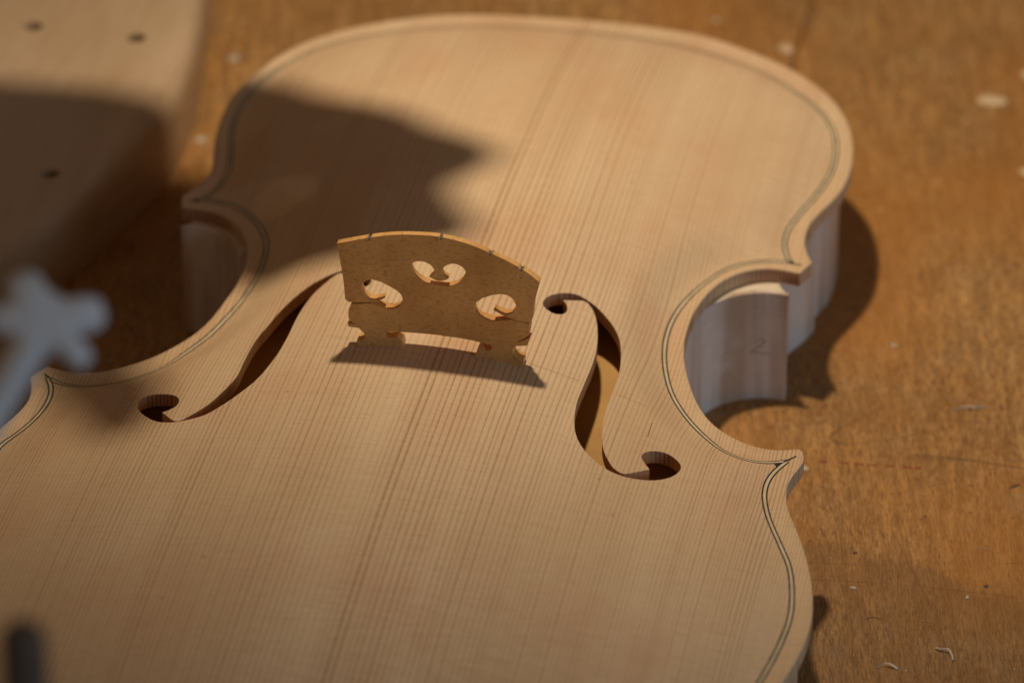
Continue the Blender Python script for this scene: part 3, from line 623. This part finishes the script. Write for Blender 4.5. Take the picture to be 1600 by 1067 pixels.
blocker = link('shadow_blocker', meshdata('shadow_blocker', V, F, False), M['ply']); tag(blocker, 'added out-of-view plywood blocker on a stand, cut to throw the broad soft shadow', 'template')

link('blocker_post', meshdata('blocker_post', [(x, y, z) for x, y, z in ((-345, 222, 0), (-331, 222, 0), (-331, 236, 0), (-345, 236, 0), (-345, 222, OZ-1.2), (-331, 222, OZ-1.2), (-331, 236, OZ-1.2), (-345, 236, OZ-1.2))], [(3, 2, 1, 0), (4, 5, 6, 7), (0, 1, 5, 4), (1, 2, 6, 5), (2, 3, 7, 6), (3, 0, 4, 7)], False), M['ply'], blocker)
link('blocker_arm', meshdata('blocker_arm', [(-345, 224, OZ-1.1), (-148, 224, OZ-1.1), (-148, 234, OZ-1.1), (-345, 234, OZ-1.1), (-345, 224, OZ+5), (-148, 224, OZ+5), (-148, 234, OZ+5), (-345, 234, OZ+5)], [(3, 2, 1, 0), (4, 5, 6, 7), (0, 1, 5, 4), (1, 2, 6, 5), (2, 3, 7, 6), (3, 0, 4, 7)], False), M['ply'], blocker)
# ------------------------------------------------------------------ chips, shavings, marks and dust on the bench
def chip(x, y, a, b, h, rz, label, mat='chip', name='wood_chip', k=9, z=0.06):
    rr = random.Random(int(x*31+y)); V = [(0, 0, h)]; ca, sa = math.cos(rz), math.sin(rz)
    for rr_, zz in ((.6, h*.8), (1, h*.25), (1, 0)):
        rs_ = random.Random(int(x*7+y))
        for j in range(k):
            q = rs_.uniform(.7, 1.15)*rr_; X = a*q*math.cos(2*math.pi*j/k); Y = b*q*math.sin(2*math.pi*j/k); V.append((X*ca-Y*sa, X*sa+Y*ca, zz))
    F = [(0, 1+j, 1+(j+1) % k) for j in range(k)]
    for r_ in (0, 1):
        for j in range(k): F.append((1+r_*k+j, 1+(r_+1)*k+j, 1+(r_+1)*k+(j+1) % k, 1+r_*k+(j+1) % k))
    o = link(name, meshdata(name, V, F, True, 50), M[mat]); o.location = (x*MM, y*MM, z*MM); tag(o, label, name.split('_')[-1], 'scraps lying on the bench'); return o
chip(110.6, 395.5, 4.4, 3.2, 1.2, .1, 'largest pale cream wood chip on the bench, upper right')
chip(50.6, 414.5, 2.3, 2.6, .9, .5, 'small pale wood chip on the bench just beyond the far end of the violin')
chip(119.5, 413, 2.4, 3.4, .9, .3, 'pale wood chip cut by the right edge of the picture, upper of the two')
chip(125.4, 357.0, 2.6, 2.6, .9, .2, 'pale wood chip cut by the right edge of the picture, lower of the two')
chip(-102.3+.5, 378.5, 1.7, 2.1, .8, 0, 'tiny whitish chip between the drilled board and the violin, farther one', 'dust')
chip(-99.6, 331, 1.8, 2.0, .7, 0, 'tiny whitish chip between the drilled board and the violin, nearer one', 'dust')
chip(28.3, 428.1, 1.0, 1.4, .3, 0, 'faint greyish chip on the bench near the top edge of the picture', 'dust')
chip(100.7, 260.9, 1.0, .8, .3, 0, 'tiny whitish crumb on the bench right of the waist rib', 'dust')
chip(103.6, 164.1, .6, .7, .15, .3, 'small dark speck on the bench nearest the lower right corner of the violin', 'speck', 'dark_speck')
chip(138.0, 200.8, 1.8, .45, .2, .7, 'slanting dark splinter on the bench at the right edge', 'speck', 'dark_splinter')
chip(136.2, 156.0, .6, .7, .15, 0, 'round dark speck on the bench at the lower right', 'speck', 'dark_speck')
chip(123.4, 234.0, .6, .7, .15, 0, 'dark speck on the bench above the red pencil line', 'speck', 'dark_speck')
chip(105.2, 149.0, .9, .7, .4, 0, 'glinting white crumb on the brown bench below right of the violin corner', 'dust')
chip(132.3, 150.5, .55, .8, .4, 0, 'whitish crumb next to the round dark speck', 'dust')
chip(86.5, 199.0, .9, 1.2, .3, .5, 'faint crumb on the bench just above the red pencil line', 'dust')
def shaving(pts, wd, label):
    P = catmull(pts, .4); P = np.array(P); n = len(P); V = []
    for i, p in enumerate(P):
        lift = .15+.55*math.sin(math.pi*i/(n-1))
        V += [(p[0], p[1], lift), (p[0]+.1, p[1]+.2, lift+wd), (p[0]+.35, p[1]+.45, lift+wd*.9), (p[0]+.3, p[1]+.3, lift)]
    F = []
    for i in range(n-1):
        for k in range(4): F.append((4*i+k, 4*i+(k+1) % 4, 4*i+4+(k+1) % 4, 4*i+4+k))
    F += [(0, 1, 2, 3), (4*n-4, 4*n-3, 4*n-2, 4*n-1)[::-1]]
    o = link('wood_shaving', meshdata('wood_shaving', V, F, True, 50), M['dust']); tag(o, label, 'shaving', 'shavings on the bench'); return o
shaving([(127.2, 127.6), (128.6, 127.0), (130.2, 126.9), (131.2, 125.3), (131.9, 123.6)], .28, 'curled whitish shaving on the bench at the lower right, with a bent tail')
shaving([(114.8, 117.2), (116.6, 118.4), (118.6, 118.0), (119.6, 117.4)], .25, 'short flat whitish shaving, nearest one at the lower right')
shaving([(119, 232), (121.5, 233.6), (125.0, 234.2), (127, 235.6)], .35, 'faint thin shaving on the bench right of the ribs')
flat = lambda q: np.zeros(len(np.atleast_2d(q)))
redp = []
for a_, b_ in ((89.5, 91.5), (94.5, 97), (98, 100.6), (101.4, 103.6), (106, 108), (110.4, 112.6), (113, 114.6)):
    redp.append([(a_, 202.6+(a_-89)*.075), ((a_+b_)/2, 202.75+(a_-89)*.075), (b_, 202.6+(b_-89)*.075)])
for q in redp: mark('red_pencil_dash', q, random.uniform(.55, .95), M['red'], bench, flat, .05)
mark('pencil_line', [(112, 210.2), (124, 210.6), (139, 209.4), (160, 208)], .28, M['speck'], bench, flat, .05)
mark('dark_stain', [(110.0, 136.6), (111.0, 137.9), (112.2, 137.9), (113.4, 137.2)], .45, M['speck'], bench, flat, .05)
V = []; F = []
for i in range(300):
    x = random.uniform(-110, 165); y = random.uniform(60, 450); s_ = random.choice((.12, .18, .25, .35)); b0 = len(V); a0 = random.uniform(0, 3)
    for k in range(4): V.append((x+s_*math.cos(a0+k*1.57)*random.uniform(.6, 1.6), y+s_*math.sin(a0+k*1.57), .03))
    V.append((x, y, .03+s_*.7)); F += [(b0+k, b0+(k+1) % 4, b0+4) for k in range(4)]
tag(link('sawdust', meshdata('sawdust', V, F, False), M['dust']), 'fine pale sawdust scattered over the bench', 'sawdust', None, 'stuff')
